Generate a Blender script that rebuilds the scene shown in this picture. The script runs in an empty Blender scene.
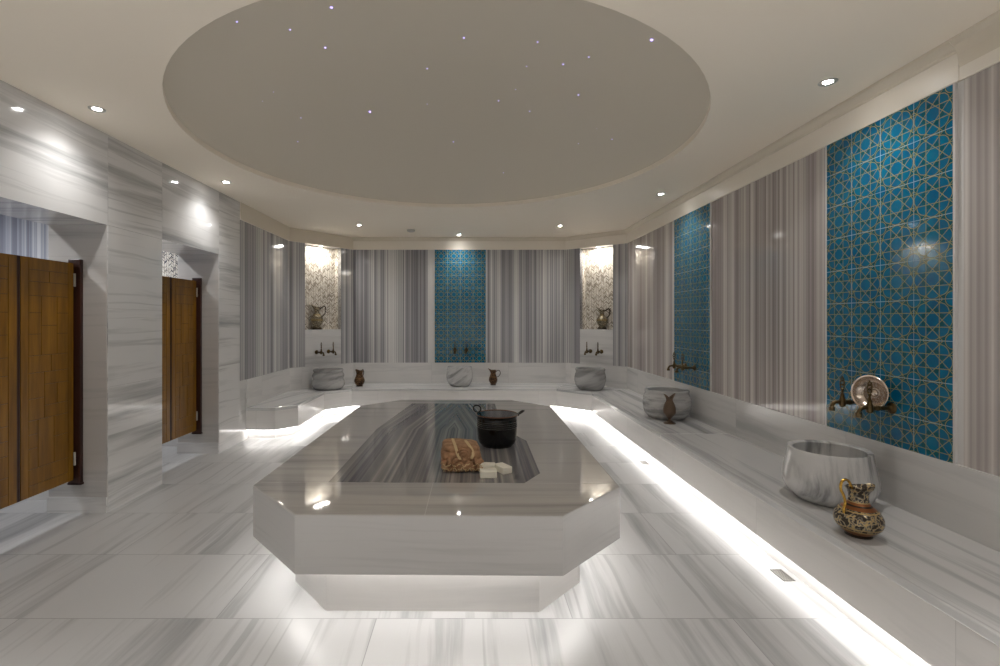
import bpy, math, random
from mathutils import Vector, Matrix
random.seed(7)
S = bpy.context.scene
COL = S.collection
PI = math.pi

# ------------------------------------------------------------------ node helpers
def srgb(r, g, b):
    f = lambda c: (c/12.92 if c <= .04045 else ((c+.055)/1.055)**2.4)
    return (f(r/255), f(g/255), f(b/255), 1)

class NT:
    def __init__(s, name):
        s.m = bpy.data.materials.new(name); s.m.use_nodes = True
        s.t = s.m.node_tree; s.b = s.t.nodes['Principled BSDF']
    def n(s, typ, **kw):
        nd = s.t.nodes.new(typ)
        for k, v in kw.items():
            if hasattr(nd, k) and k not in ('Scale',): setattr(nd, k, v)
            else: nd.inputs[k.replace('_', ' ')].default_value = v
        return nd
    def l(s, a, b): s.t.links.new(a, b)
    def math(s, op, a, b=None, c=None, clamp=False):
        nd = s.t.nodes.new('ShaderNodeMath'); nd.operation = op; nd.use_clamp = clamp
        for i, x in enumerate((a, b, c)):
            if x is None: continue
            if isinstance(x, (int, float)): nd.inputs[i].default_value = x
            else: s.l(x, nd.inputs[i])
        return nd.outputs[0]
    def ramp(s, fac, stops, interp='LINEAR'):
        nd = s.t.nodes.new('ShaderNodeValToRGB'); r = nd.color_ramp; r.interpolation = interp
        while len(r.elements) < len(stops): r.elements.new(.5)
        for e, (p, c) in zip(r.elements, sorted(stops, key=lambda q: q[0])):
            e.position = p; e.color = c if len(c) == 4 else (*c, 1)
        s.l(fac, nd.inputs[0]); return nd.outputs[0]
    def mix(s, fac, a, b, mode='MIX'):
        nd = s.t.nodes.new('ShaderNodeMix'); nd.data_type = 'RGBA'; nd.blend_type = mode
        if isinstance(fac, (int, float)): nd.inputs[0].default_value = fac
        else: s.l(fac, nd.inputs[0])
        for i, x in ((6, a), (7, b)):
            if isinstance(x, tuple): nd.inputs[i].default_value = x if len(x) == 4 else (*x, 1)
            else: s.l(x, nd.inputs[i])
        return nd.outputs[2]
    def uv(s):
        tc = s.t.nodes.new('ShaderNodeTexCoord'); sp = s.t.nodes.new('ShaderNodeSeparateXYZ')
        s.l(tc.outputs['UV'], sp.inputs[0]); return sp.outputs[0], sp.outputs[1], tc
    def ob(s):
        tc = s.t.nodes.new('ShaderNodeTexCoord'); sp = s.t.nodes.new('ShaderNodeSeparateXYZ')
        s.l(tc.outputs['Object'], sp.inputs[0]); return sp.outputs[0], sp.outputs[1], sp.outputs[2], tc
    def vec(s, x, y, z=0.0):
        nd = s.t.nodes.new('ShaderNodeCombineXYZ')
        for i, q in enumerate((x, y, z)):
            if isinstance(q, (int, float)): nd.inputs[i].default_value = q
            else: s.l(q, nd.inputs[i])
        return nd.outputs[0]
    def noise(s, v, scale, detail=3, rough=.55, dim='3D', w=None):
        nd = s.t.nodes.new('ShaderNodeTexNoise'); nd.noise_dimensions = dim
        nd.inputs['Scale'].default_value = scale; nd.inputs['Detail'].default_value = detail
        nd.inputs['Roughness'].default_value = rough
        if v is not None and dim != '1D': s.l(v, nd.inputs['Vector'])
        if w is not None: s.l(w, nd.inputs['W'])
        return nd.outputs[0]
    def bump(s, h, dist=.002, strength=.5):
        nd = s.t.nodes.new('ShaderNodeBump'); nd.inputs['Distance'].default_value = dist
        nd.inputs['Strength'].default_value = strength; s.l(h, nd.inputs['Height'])
        s.l(nd.outputs[0], s.b.inputs['Normal'])
    def fin(s, col=None, rough=.5, metal=0.0, ior=1.5, emit=None, estr=0):
        if col is not None:
            if isinstance(col, tuple): s.b.inputs['Base Color'].default_value = col if len(col) == 4 else (*col, 1)
            else: s.l(col, s.b.inputs['Base Color'])
        if isinstance(rough, (int, float)): s.b.inputs['Roughness'].default_value = rough
        else: s.l(rough, s.b.inputs['Roughness'])
        s.b.inputs['Metallic'].default_value = metal; s.b.inputs['IOR'].default_value = ior
        if emit:
            s.b.inputs['Emission Color'].default_value = (*emit, 1); s.b.inputs['Emission Strength'].default_value = estr
        return s.m

def plain(name, col, rough=.5, metal=0.0, **k): return NT(name).fin(col, rough, metal, **k)

def streak(name, light, mid, dark, rough=.1, seed=0.0, kv=9.0, ku=.5, joints=None, line=.5, coat=0):
    """polished marble whose veins run along U (metres)."""
    t = NT(name); u, v, tc = t.uv()
    off = None
    uu, vv = u, v
    mort = None
    if joints:                                            # (du, dv, offset_u, offset_v, mortar, stagger)
        bt = t.t.nodes.new('ShaderNodeTexBrick')
        bt.offset = joints[5]; bt.offset_frequency = 2; bt.squash = 1
        bt.inputs['Scale'].default_value = 1; bt.inputs['Brick Width'].default_value = joints[0]
        bt.inputs['Row Height'].default_value = joints[1]; bt.inputs['Mortar Size'].default_value = joints[4]
        bt.inputs['Mortar Smooth'].default_value = .2
        bt.inputs['Color1'].default_value = (0, 0, 0, 1); bt.inputs['Color2'].default_value = (1, 1, 1, 1)
        bt.inputs['Mortar'].default_value = (.5, .5, .5, 1)
        if joints[6] == 'swap': bv = t.vec(t.math('ADD', v, joints[2]), t.math('ADD', u, joints[3]))
        else: bv = t.vec(t.math('ADD', u, joints[2]), t.math('ADD', v, joints[3]))
        t.l(bv, bt.inputs['Vector']); mort = bt.outputs['Fac']
        sep = t.t.nodes.new('ShaderNodeSeparateColor'); t.l(bt.outputs['Color'], sep.inputs[0])
        off = t.math('MULTIPLY', sep.outputs[0], 37.0)
        vv = t.math('ADD', v, off)
    warp = t.noise(t.vec(t.math('MULTIPLY', uu, .9), t.math('MULTIPLY', vv, 1.6), seed), 1.0, 2)
    v2 = t.math('ADD', vv, t.math('MULTIPLY', t.math('SUBTRACT', warp, .5), .10))
    a = t.noise(t.vec(t.math('MULTIPLY', uu, ku), t.math('MULTIPLY', v2, kv), seed+3.1), 1.0, 5, .62)
    b = t.noise(t.vec(t.math('MULTIPLY', uu, ku*.5), t.math('MULTIPLY', v2, kv*.28), seed+8.7), 1.0, 2, .5)
    val = t.math('ADD', t.math('MULTIPLY', a, .62), t.math('MULTIPLY', b, .38))
    c = t.ramp(val, [(.34, dark), (.42, mid), (.475, light), (.55, light), (.60, mid), (.64, light), (.70, mid)])
    fine = t.noise(t.vec(t.math('MULTIPLY', uu, ku*1.4), t.math('MULTIPLY', v2, kv*4.5), seed+1.3), 1.0, 2, .5)
    lf = t.math('MULTIPLY', t.ramp(fine, [(.30, (1, 1, 1)), (.36, (0, 0, 0))]), line)
    c = t.mix(lf, c, dark)
    if mort is not None:
        c = t.mix(t.math('MULTIPLY', mort, .6), c, tuple(x*.75 for x in dark[:3]))
    m = t.fin(c, rough)
    if coat:
        t.b.inputs['Coat Weight'].default_value = coat; t.b.inputs['Coat Roughness'].default_value = .02
    return m

def stripes(name, seed, cols, rough=.08, kf=1.0, skew=0.0):
    """bookmatched marble with straight stripes that run along V."""
    t = NT(name); u, v, tc = t.uv()
    if skew: u = t.math('ADD', u, t.math('MULTIPLY', v, skew))
    wob = t.noise(t.vec(t.math('MULTIPLY', u, 3.0), t.math('MULTIPLY', v, .35), seed), 1.0, 2)
    u2 = t.math('ADD', t.math('ADD', u, seed*3.7), t.math('MULTIPLY', t.math('SUBTRACT', wob, .5), .012))
    a = t.noise(None, 2.4*kf, 3, .55, '1D', u2)
    b = t.noise(None, 11*kf, 3, .6, '1D', t.math('ADD', u2, 31.3))
    c = t.noise(None, 45*kf, 1, .5, '1D', t.math('ADD', u2, 77.7))
    k = lambda q, w: t.math('MULTIPLY', t.math('SUBTRACT', q, .5), w)
    val = t.math('ADD', t.math('ADD', k(a, 1.0), k(b, 1.1)), t.math('ADD', k(c, .7), .5))
    D, K, G, L, W = cols
    col = t.ramp(val, [(.22, D), (.34, K), (.5, G), (.62, L), (.76, W)])
    cl = t.noise(t.vec(t.math('MULTIPLY', u, 5.0), t.math('MULTIPLY', v, 1.0), seed+2), 1.0, 3)
    col = t.mix(t.math('MULTIPLY', cl, .25), col, G)
    return t.fin(col, rough)

def g(x, w=0.0): return (x*(1+w), x, x*(1-w*1.0), 1)

M = {}
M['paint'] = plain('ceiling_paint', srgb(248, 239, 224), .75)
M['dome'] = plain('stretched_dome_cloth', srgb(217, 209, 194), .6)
M['crown'] = plain('crown_paint', srgb(236, 229, 217), .35)
M['crown_up'] = plain('crown_taupe_marble', srgb(218, 209, 193), .3)
M['wall'] = streak('white_grey_wall_marble', g(.66, .005), g(.50, .0), g(.30, -.015), .10, 1.0, 7, .35, None, .4)
M['white'] = streak('pale_splash_marble', g(.64, .01), g(.57, .005), g(.45, .0), .13, 4.0, 7, .5, (1.2, 2.0, .3, .7, .0014, 0., ''), .2)
M['bench'] = streak('bench_top_marble', g(.60, .0), g(.43, -.01), g(.23, -.02), .12, 6.0, 6, .28, None, .3)
M['riser'] = streak('bench_riser_marble', g(.66, .025), g(.62, .025), g(.56, .02), .28, 9.0, 6, .5, (1.15, 3.0, .2, .8, .0014, 0., ''), .15)
M['floor'] = streak('floor_marble', g(.50, .0), g(.36, -.005), g(.20, -.015), .33, 2.0, 4.6, .28, (1.6, .595, .42, .203, .0022, .45, 'swap'), .38)
M['slab_side'] = streak('platform_side_marble', g(.52, .015), g(.47, .015), g(.39, .015), .2, 12.0, 9, .4, None, .2)
M['slab'] = streak('platform_marble', g(.50, .03), g(.45, .025), g(.36, .02), .03, 12.0, 9, .4, None, .25)
M['plinth'] = streak('plinth_marble', g(.66, .03), g(.63, .03), g(.57, .025), .3, 13.0, 6, .5, None, .1)
SC = (srgb(116, 115, 121), srgb(138, 137, 142), srgb(163, 162, 164), srgb(186, 185, 185), srgb(210, 209, 207))
SR = (srgb(142, 133, 133), srgb(160, 152, 150), srgb(178, 171, 168), srgb(194, 188, 184), srgb(212, 207, 203))
M['str1'] = stripes('striped_marble_back', 1.0, SC)
M['str2'] = stripes('striped_marble_right', 2.3, SR, kf=.95)
M['str3'] = stripes('striped_marble_left', 4.1, SC)
M['str4'] = stripes('striped_marble_corner', 5.2, SC)
BC = (srgb(112, 115, 130), srgb(132, 136, 150), srgb(156, 160, 172), srgb(178, 182, 190), srgb(200, 202, 208))
M['str5'] = stripes('striped_marble_shower', 6.4, BC, .15)
IC = (srgb(98, 98, 104), srgb(114, 113, 117), srgb(132, 130, 131), srgb(148, 145, 143), srgb(168, 164, 160))
M['inl_a'] = stripes('inlay_marble_straight', 8.3, IC, .03, 1.25)
M['inl_b'] = stripes('inlay_marble_mitred', 8.3, IC, .03, 1.25, .16)
M['pale'] = plain('pale_marble_strip', g(.62, .015), .12)
M['grout'] = plain('tile_grout', srgb(150, 185, 205), .4)
def tile_mat(name, c1, c2, sc):
    t = NT(name); x, y, z, tc = t.ob()
    nz = t.noise(tc.outputs['Object'], sc, 2)
    return t.fin(t.ramp(nz, [(.3, c1), (.7, c2)]), .07)
M['teal'] = tile_mat('teal_glaze', srgb(0, 74, 90), srgb(4, 90, 104), 8)
M['blue'] = tile_mat('blue_glaze', srgb(0, 88, 130), srgb(0, 108, 142), 9)
M['gilt'] = plain('gold_line_glaze', srgb(160, 158, 108), .25, .1)
M['emit_w'] = plain('led_strip_light', (1, 1, 1), .5, emit=(1, .975, .945), estr=4.2)
M['emit_p'] = plain('platform_led_light', (1, 1, 1), .5, emit=(1, .975, .945), estr=5)
M['lamp'] = plain('lamp_lens', (1, 1, 1), .4, emit=(1, .975, .945), estr=30)
M['star'] = plain('star_light', (1, 1, 1), .4, emit=(.38, .28, 1.0), estr=.45)
M['chrome'] = plain('brushed_steel', (.62, .61, .58), .28, 1.0)
M['bezel'] = plain('lamp_bezel', (.55, .54, .50), .3, .9)
M['darkhole'] = plain('dark_gap', (.02, .02, .02), .6)
M['detector'] = plain('detector_plastic', (.55, .53, .49), .45)

def mosaic(name, dark, seed, sc=1.0):
    t = NT(name); u, v, tc = t.uv()
    if sc != 1: u = t.math('MULTIPLY', u, sc); v = t.math('MULTIPLY', v, sc)
    tri = t.math('PINGPONG', u, .045)
    v2 = t.math('ADD', v, t.math('MULTIPLY', tri, .95))
    bt = t.t.nodes.new('ShaderNodeTexBrick'); bt.offset = 0; bt.squash = 1
    bt.inputs['Scale'].default_value = 1; bt.inputs['Brick Width'].default_value = .045
    bt.inputs['Row Height'].default_value = .022; bt.inputs['Mortar Size'].default_value = .003
    bt.inputs['Color1'].default_value = (0, 0, 0, 1); bt.inputs['Color2'].default_value = (1, 1, 1, 1)
    bt.inputs['Mortar'].default_value = (.05, .05, .05, 1)
    t.l(t.vec(u, v2), bt.inputs['Vector'])
    sep = t.t.nodes.new('ShaderNodeSeparateColor'); t.l(bt.outputs['Color'], sep.inputs[0])
    c = t.ramp(sep.outputs[0], [(0, dark), (.10, dark), (.22, srgb(186, 178, 166)), (.36, srgb(226, 221, 210)), (.44, srgb(172, 164, 153)), (.47, srgb(172, 164, 153)), (.56, srgb(232, 228, 218)), (.8, srgb(206, 199, 186)), (1, srgb(240, 236, 228))])
    return t.fin(c, .18)
M['mos'] = mosaic('pearl_mosaic', srgb(146, 137, 126), 0, 1.12)
M['mos2'] = mosaic('grey_mosaic', srgb(70, 72, 84), 1, 1.9)

def wood(name, c1, c2, c3, sc=1.0):
    t = NT(name); x, y, z, tc = t.ob()
    a = t.noise(t.vec(t.math('MULTIPLY', x, 22*sc), t.math('MULTIPLY', y, 22*sc), t.math('MULTIPLY', z, 2.0)), 1.0, 4, .6)
    return t.fin(t.ramp(a, [(.3, c1), (.5, c2), (.7, c3)]), .34)
M['wood'] = wood('amber_wood', srgb(104, 68, 2), srgb(128, 87, 6), srgb(146, 102, 16))
M['wood_d'] = wood('dark_wood_post', srgb(40, 18, 12), srgb(54, 26, 18), srgb(66, 34, 24))
M['groove'] = plain('wood_groove', srgb(70, 40, 4), .5)
M['brass_old'] = plain('aged_brass', srgb(92, 76, 50), .28, .9)
M['brass_dk'] = plain('dark_bronze', srgb(58, 48, 38), .35, .85)
M['brass'] = plain('polished_brass', srgb(190, 150, 70), .22, 1.0)
M['black'] = plain('black_enamel', srgb(7, 7, 7), .14)
M['black_in'] = plain('black_inside', srgb(10, 7, 5), .5, ior=1.25)
M['copper'] = plain('worn_copper_edge', srgb(110, 74, 52), .35, .8)
M['pot_glint'] = plain('pot_highlight_line', srgb(92, 92, 90), .3, .7)  # grey for thin rings that paint highlight bands onto the black pot
M['iron'] = plain('wrought_iron', srgb(40, 38, 36), .35, .8)

def silver():
    t = NT('hammered_silver'); x, y, z, tc = t.ob()
    vo = t.t.nodes.new('ShaderNodeTexVoronoi'); vo.inputs['Scale'].default_value = 70
    t.l(tc.outputs['Object'], vo.inputs['Vector']); t.bump(vo.outputs[0], .002, .25)
    return t.fin(srgb(205, 192, 180), .2, 1.0)
M['silver'] = silver()

def engraved(name, c_dark, c_mid, c_light, bands, scale=60, rough=.3):
    t = NT(name); x, y, z, tc = t.ob()
    nz = t.noise(tc.outputs['Object'], scale, 1.5, .5)
    edge = t.ramp(t.math('ABSOLUTE', t.math('SUBTRACT', nz, .5)), [(.0, (1, 1, 1)), (.018, (1, 1, 1)), (.032, (0, 0, 0))])
    leaf = t.ramp(nz, [(.40, c_dark), (.47, c_mid), (.53, c_mid), (.60, c_dark)])
    body = t.mix(edge, leaf, c_light)
    col = body
    for (z0, z1, c) in bands:
        f = t.math('MULTIPLY', t.math('GREATER_THAN', z, z0), t.math('LESS_THAN', z, z1))
        col = t.mix(f, col, c)
    return t.fin(col, rough, .6)
GB = srgb(190, 164, 112); CU = srgb(150, 96, 58); DK = srgb(62, 54, 47); GY = srgb(138, 134, 124)
M['ewer_fine'] = engraved('engraved_copper_jug', DK, GY, GB, [(0, .010, DK), (.010, .032, CU), (.032, .038, GB), (.048, .052, GB), (.118, .122, GB), (.126, .138, CU), (.138, .144, DK), (.144, .154, CU), (.154, .158, GB)], 48)
M['ewer_niche'] = engraved('engraved_bronze_ewer', srgb(84, 76, 62), srgb(146, 136, 116), srgb(186, 174, 146), [(0, .03, srgb(60, 50, 36)), (.13, .15, srgb(150, 132, 92)), (.21, .225, srgb(140, 122, 84))], 45)
M['jug_copper'] = engraved('engraved_small_jug', srgb(46, 32, 24), srgb(96, 68, 46), srgb(140, 108, 72), [(0, .02, srgb(50, 34, 24)), (.12, .13, srgb(120, 90, 58)), (.165, .175, srgb(120, 90, 58))], 60)
M['vase_br'] = plain('brown_bronze', srgb(106, 87, 72), .36, .5)

def cloth():
    t = NT('brown_woven_cotton'); x, y, z, tc = t.ob()
    n = t.noise(tc.outputs['Object'], 26, 4)
    w = t.math('SINE', t.math('MULTIPLY', t.math('ADD', x, z), 900))
    c = t.ramp(n, [(.3, srgb(144, 108, 80)), (.55, srgb(184, 144, 110)), (.75, srgb(206, 168, 134))])
    t.bump(t.math('ADD', t.math('MULTIPLY', w, .3), n), .003, .5)
    return t.fin(c, .9)
M['cloth'] = cloth()
M['cord'] = plain('cream_cord', srgb(222, 198, 156), .85)
M['soap'] = plain('cream_soap', srgb(246, 243, 230), .45)
M['drainm'] = plain('drain_steel', (.13, .125, .11), .4, .6)

# ------------------------------------------------------------------ mesh builder
class MB:
    def __init__(s): s.v = []; s.f = []; s.m = []; s.uv = []; s.mats = []; s.sm = []; s.uvo = (0, 0)
    def mi(s, mat):
        if mat not in s.mats: s.mats.append(mat)
        return s.mats.index(mat)
    def face(s, pts, mat, uv=None, smooth=False):
        i0 = len(s.v); s.v += [tuple(p) for p in pts]; s.f.append(list(range(i0, i0+len(pts)))); s.m.append(s.mi(mat)); s.sm.append(smooth)
        s.uv.append(uv if uv else [(a+s.uvo[0], b+s.uvo[1]) for a, b in s.auto(pts)])
    @staticmethod
    def auto(pts):
        P = [Vector(p) for p in pts]
        n = Vector((0, 0, 0))
        for i in range(len(P)):
            a, b = P[i], P[(i+1) % len(P)]
            n += Vector(((a.y-b.y)*(a.z+b.z), (a.z-b.z)*(a.x+b.x), (a.x-b.x)*(a.y+b.y)))
        if n.length < 1e-12: return [(p.x, p.y) for p in P]
        n.normalize()
        if abs(n.z) > .7: return [(p.x, p.y) for p in P]
        t = Vector((-n.y, n.x, 0)).normalized()
        if t.x + t.y*.999 < 0: t = -t
        return [(p.dot(t), p.z) for p in P]
    def indexed(s, verts, faces, mat, smooth=True, uvf=None):
        i0 = len(s.v); s.v += [tuple(p) for p in verts]; k = s.mi(mat)
        for f in faces:
            s.f.append([i0+i for i in f]); s.m.append(k); s.sm.append(smooth)
            pts = [verts[i] for i in f]
            s.uv.append([uvf(p) for p in pts] if uvf else s.auto(pts))
    def prism(s, poly, z0, z1, mat, uvf=None, top=True, bottom=True, matside=None):
        """poly counter-clockwise in XY"""
        if top: 
            pts = [(x, y, z1) for x, y in poly]; s.face(pts, mat, [uvf(p) for p in pts] if uvf else None)
        if bottom:
            pts = [(x, y, z0) for x, y in reversed(poly)]; s.face(pts, mat, [uvf(p) for p in pts] if uvf else None)
        for i in range(len(poly)):
            a, b = poly[i], poly[(i+1) % len(poly)]
            s.face([(*a, z0), (*b, z0), (*b, z1), (*a, z1)], matside or mat)
    def box(s, x0, x1, y0, y1, z0, z1, mat, uvf=None):
        s.prism([(x0, y0), (x1, y0), (x1, y1), (x0, y1)], z0, z1, mat, uvf)
    def obox(s, c, dims, mat, M3=None, smooth=False):
        X, Y, Z = (d/2 for d in dims); c = Vector(c); R = M3 or Matrix.Identity(3)
        vs = [c + R @ Vector((a*X, b*Y, e*Z)) for e in (-1, 1) for (a, b) in ((-1, -1), (1, -1), (1, 1), (-1, 1))]
        s.indexed(vs, [(3, 2, 1, 0), (4, 5, 6, 7), (0, 1, 5, 4), (1, 2, 6, 5), (2, 3, 7, 6), (3, 0, 4, 7)], mat, smooth)
    def lathe(s, prof, mat, seg=48, deform=None, cap=True, M4=None):
        vs = []; fs = []
        for r, z in prof:
            for k in range(seg):
                a = 2*PI*k/seg; p = (r*math.cos(a), r*math.sin(a), z)
                if deform: p = deform(*p)
                vs.append(M4 @ Vector(p) if M4 else Vector(p))
        n = len(prof)
        for i in range(n-1):
            for k in range(seg):
                k2 = (k+1) % seg
                fs.append((i*seg+k, i*seg+k2, (i+1)*seg+k2, (i+1)*seg+k))
        if cap:
            if prof[0][0] > 1e-6: fs.append(tuple(reversed(range(seg))))
            if prof[-1][0] > 1e-6: fs.append(tuple((n-1)*seg+k for k in range(seg)))
        s.indexed(vs, fs, mat, True, lambda p: (p[0]*3, p[2]*3))
    def tube(s, pts, rad, mat, seg=10, closed=False):
        P = [Vector(p) for p in pts]; n = len(P)
        R = rad if isinstance(rad, (list, tuple)) else [rad]*n
        vs = []; fs = []; up = None
        for i in range(n):
            if closed: d = (P[(i+1) % n]-P[i-1]).normalized()
            else: d = (P[min(i+1, n-1)]-P[max(i-1, 0)]).normalized()
            if up is None:
                up = Vector((0, 0, 1)) if abs(d.z) < .9 else Vector((1, 0, 0))
            a = (up - d*up.dot(d)).normalized(); b = d.cross(a); up = a
            for k in range(seg):
                t = 2*PI*k/seg; vs.append(P[i] + (a*math.cos(t)+b*math.sin(t))*R[i])
        for i in range(n if closed else n-1):
            j = (i+1) % n
            for k in range(seg):
                k2 = (k+1) % seg; fs.append((i*seg+k, i*seg+k2, j*seg+k2, j*seg+k))
        if not closed:
            fs.append(tuple(reversed(range(seg)))); fs.append(tuple((n-1)*seg+k for k in range(seg)))
        s.indexed(vs, fs, mat, True)
    def build(s, name, parent=None, bevel=0, sharp=35, merge=False):
        me = bpy.data.meshes.new(name); me.from_pydata(s.v, [], s.f)
        for m in s.mats: me.materials.append(m)
        me.polygons.foreach_set('material_index', s.m); me.polygons.foreach_set('use_smooth', s.sm)
        ul = me.uv_layers.new(name='UVMap'); flat = [c for f in s.uv for p in f for c in p]
        ul.data.foreach_set('uv', flat); me.update()
        if bevel or merge:
            import bmesh
            b = bmesh.new(); b.from_mesh(me); bmesh.ops.remove_doubles(b, verts=b.verts, dist=1e-5); b.to_mesh(me); b.free()
        if any(s.sm): me.set_sharp_from_angle(angle=math.radians(sharp))
        o = bpy.data.objects.new(name, me); COL.objects.link(o)
        if parent: o.parent = parent
        if bevel:
            md = o.modifiers.new('bevel', 'BEVEL'); md.width = bevel; md.segments = 2; md.limit_method = 'ANGLE'; md.angle_limit = math.radians(30)
        return o

def tag(o, label, cat, group=None):
    o['label'] = label; o['category'] = cat
    if group: o['group'] = group
    return o
def thing(name, label, cat, loc=(0, 0, 0), rz=0.0, group=None):
    o = bpy.data.objects.new(name, None); COL.objects.link(o); o.empty_display_size = .05
    o.location = loc; o.rotation_euler = (0, 0, rz); return tag(o, label, cat, group)
def struct(o): o['kind'] = 'structure'; return o
def kids(o): return [c for c in COL.objects if c.parent == o]
def dup(root, label, loc, rz=0.0):
    r = root.copy(); COL.objects.link(r); r.location = loc; r.rotation_euler = (0, 0, rz); r['label'] = label
    for ch in kids(root):
        c = ch.copy(); COL.objects.link(c); c.parent = r
        for gch in kids(ch):
            d = gch.copy(); COL.objects.link(d); d.parent = c
    return r

# ------------------------------------------------------------------ camera
F = 485.0; VX, VY = 470.0, 320.0; H = 1.34; CH = 2.63
cam = bpy.data.cameras.new('camera'); co = bpy.data.objects.new('camera', cam); COL.objects.link(co)
co.location = (0, 0, H); co.rotation_euler = (PI/2, 0, 0)
cam.sensor_width = 36; cam.lens = F/1000*36; cam.shift_x = (500-VX)/1000; cam.shift_y = -(333-VY)/1000
cam.clip_start = .05
S.camera = co

XL, XR, YB = -2.52, 2.26, 7.60
YN = -1.6                                        # wall behind the camera
PT, PB, BT = 2.44, .672, .355                    # panel top, splash top, bench top

# ------------------------------------------------------------------ wall panels along a line
class Seg:
    """a wall segment from p0 to p1 (room on the left hand side of p0->p1)"""
    def __init__(s, p0, p1):
        s.p0 = Vector((*p0, 0)); d = Vector((*p1, 0))-s.p0; s.L = d.length; s.t = d.normalized()
        s.n = Vector((-s.t.y, s.t.x, 0))       # into the room
    def at(s, u, d=0.0, z=0.0): p = s.p0 + s.t*u + s.n*d; return Vector((p.x, p.y, z))
    def block(s, mb, u0, u1, z0, z1, mat, d1=0.0, d0=-.08, us=0.0):
        a, b, c, e = s.at(u0, d0), s.at(u1, d0), s.at(u1, d1), s.at(u0, d1)
        P = [(q.x, q.y) for q in (a, b, c, e)]
        for q in ([(*P[0], z1), (*P[1], z1), (*P[2], z1), (*P[3], z1)], [(*P[3], z0), (*P[2], z0), (*P[1], z0), (*P[0], z0)]):
            mb.face(q, mat, [(i*.1, i*.05) for i in range(4)])
        for i in range(4):
            p, q = P[i], P[(i+1) % 4]
            if i == 2: uv = [(u1+us, z0), (u0+us, z0), (u0+us, z1), (u1+us, z1)]
            elif i == 0: uv = [(u0+us, z0), (u1+us, z0), (u1+us, z1), (u0+us, z1)]
            else: uv = [(u0+us, z0), (u0+us+d1-d0, z0), (u0+us+d1-d0, z1), (u0+us, z1)]
            mb.face([(*p, z0), (*q, z0), (*q, z1), (*p, z1)], mat, uv)

R0, R1, B0, B1, L0, L1 = (XR, YN), (XR, 6.95), (1.50, YB), (-1.83, YB), (XL, 6.75), (XL, 5.31)
sR, sCR, sB, sCL, sL = Seg(R0, R1), Seg(R1, B0), Seg(B0, B1), Seg(B1, L0), Seg(L0, L1)

def ru(y): return y-YN                           # right wall u from depth
mb = MB()
ed = [(YN, 2.22, 'str2'), (2.22, 2.27, 'pale'), (2.27, 3.08, 'pale'), (3.08, 4.57, 'str2'), (4.57, 5.37, 'pale'), (5.37, 6.95, 'str2')]
for a, b, m in ed: sR.block(mb, ru(a), ru(b), PB, CH, M[m], us=0 if a < 4 else 1.3)
sR.block(mb, 0, sR.L, 0, PB, M['white'])
struct(mb.build('wall_right'))

mb = MB()
bu = lambda x: 1.50-x
for a, b, m in [(1.50, .235, 'str1'), (.235, -.535, 'pale'), (-.535, -.66, 'pale'), (-.66, -1.83, 'str1')]:
    sB.block(mb, bu(a), bu(b), PB, CH, M[m])
sB.block(mb, 0, sB.L, 0, PB, M['white'])
struct(mb.build('wall_back'))

NZ0, NZ1, ND = 1.20, PT, .16
def niche_wall(seg, ua, ub, name, mat):
    mb = MB()
    seg.block(mb, 0, ua, PB, CH, mat); seg.block(mb, ub, seg.L, PB, CH, mat, us=.7)
    seg.block(mb, ua, ub, PB, NZ0, M['white'], d0=-.3)
    seg.block(mb, ua, ub, NZ1, CH, M['white'], d0=-.3)
    seg.block(mb, 0, seg.L, 0, PB, M['white'])
    seg.block(mb, ua-.02, ua, NZ0, NZ1, M['mos'], d0=-.3, d1=-.001); seg.block(mb, ub, ub+.02, NZ0, NZ1, M['mos'], d0=-.3, d1=-.001)
    seg.block(mb, ua, ub, NZ0, NZ1, M['mos'], d0=-.3, d1=-ND)
    struct(mb.build(name))
nR = (.222*sCR.L, .754*sCR.L); nL = (sCL.L*(1-.791), sCL.L*(1-.23))
niche_wall(sCR, *nR, 'wall_corner_right', M['str4'])
niche_wall(sCL, *nL, 'wall_corner_left', M['str4'])

mb = MB(); sL.block(mb, 0, sL.L, PB, CH, M['str3']); sL.block(mb, 0, sL.L, 0, PB, M['white'])
struct(mb.build('wall_left_striped'))

# splash boards (baseboards above the bench)
for seg, nm, u1 in ((sR, 'right', None), (sCR, 'corner_right', None), (sB, 'back', None), (sCL, 'corner_left', None), (sL, 'left', sL.L-.14)):
    mb = MB(); e = .0
    seg.block(mb, 0, u1 or seg.L, BT, PB, M['white'], d1=.012, d0=0.0)
    struct(mb.build('baseboard_'+nm))

# left wall of pillars and openings
O1, O2, LZ, TH = (2.48, 3.376), (3.97, 4.87), 2.00, .415
mb = MB(); x0, x1 = XL-TH, XL
def lw(y0, y1, z0, z1, cuts=()):
    zs = [z0]+list(cuts)+[z1]
    for za, zb in zip(zs, zs[1:]):
        mb.uvo = (random.random()*9, random.random()*9)
        mb.box(x0, x1, y0+.0008, y1-.0008, za+(.0008 if za > 0 else 0), zb-.0008, M['wall'])
    mb.uvo = (0, 0)
    mb.box(x0+.006, x1-.006, y0-.004, y1+.004 if y1 < 5.3 else y1-.01, z0+.004 if z0 > 1 else 0, z1, M['slab'])
lw(YN, .9, 0, CH, (.88, 2.0)); lw(.9, O1[0], 0, CH, (.88, 2.0)); lw(O1[1], O2[0], 0, CH, (.872, 1.42, 2.0)); lw(O2[1], 5.31, 0, CH, (.872, 1.42, 2.0))
lw(O1[0], O1[1], LZ, CH); lw(O2[0], O2[1], LZ, CH)
struct(mb.build('wall_left'))
# low skirtings inside the openings
for i, (ya, yb) in enumerate(((O1[1]-.012, O1[1]), (O2[1]-.012, O2[1]))):
    mb = MB(); mb.box(x0-.0, x1-.004, ya, yb, 0, .11, M['wall']); struct(mb.build('baseboard_opening_%s' % ('near', 'far')[i]))

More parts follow.
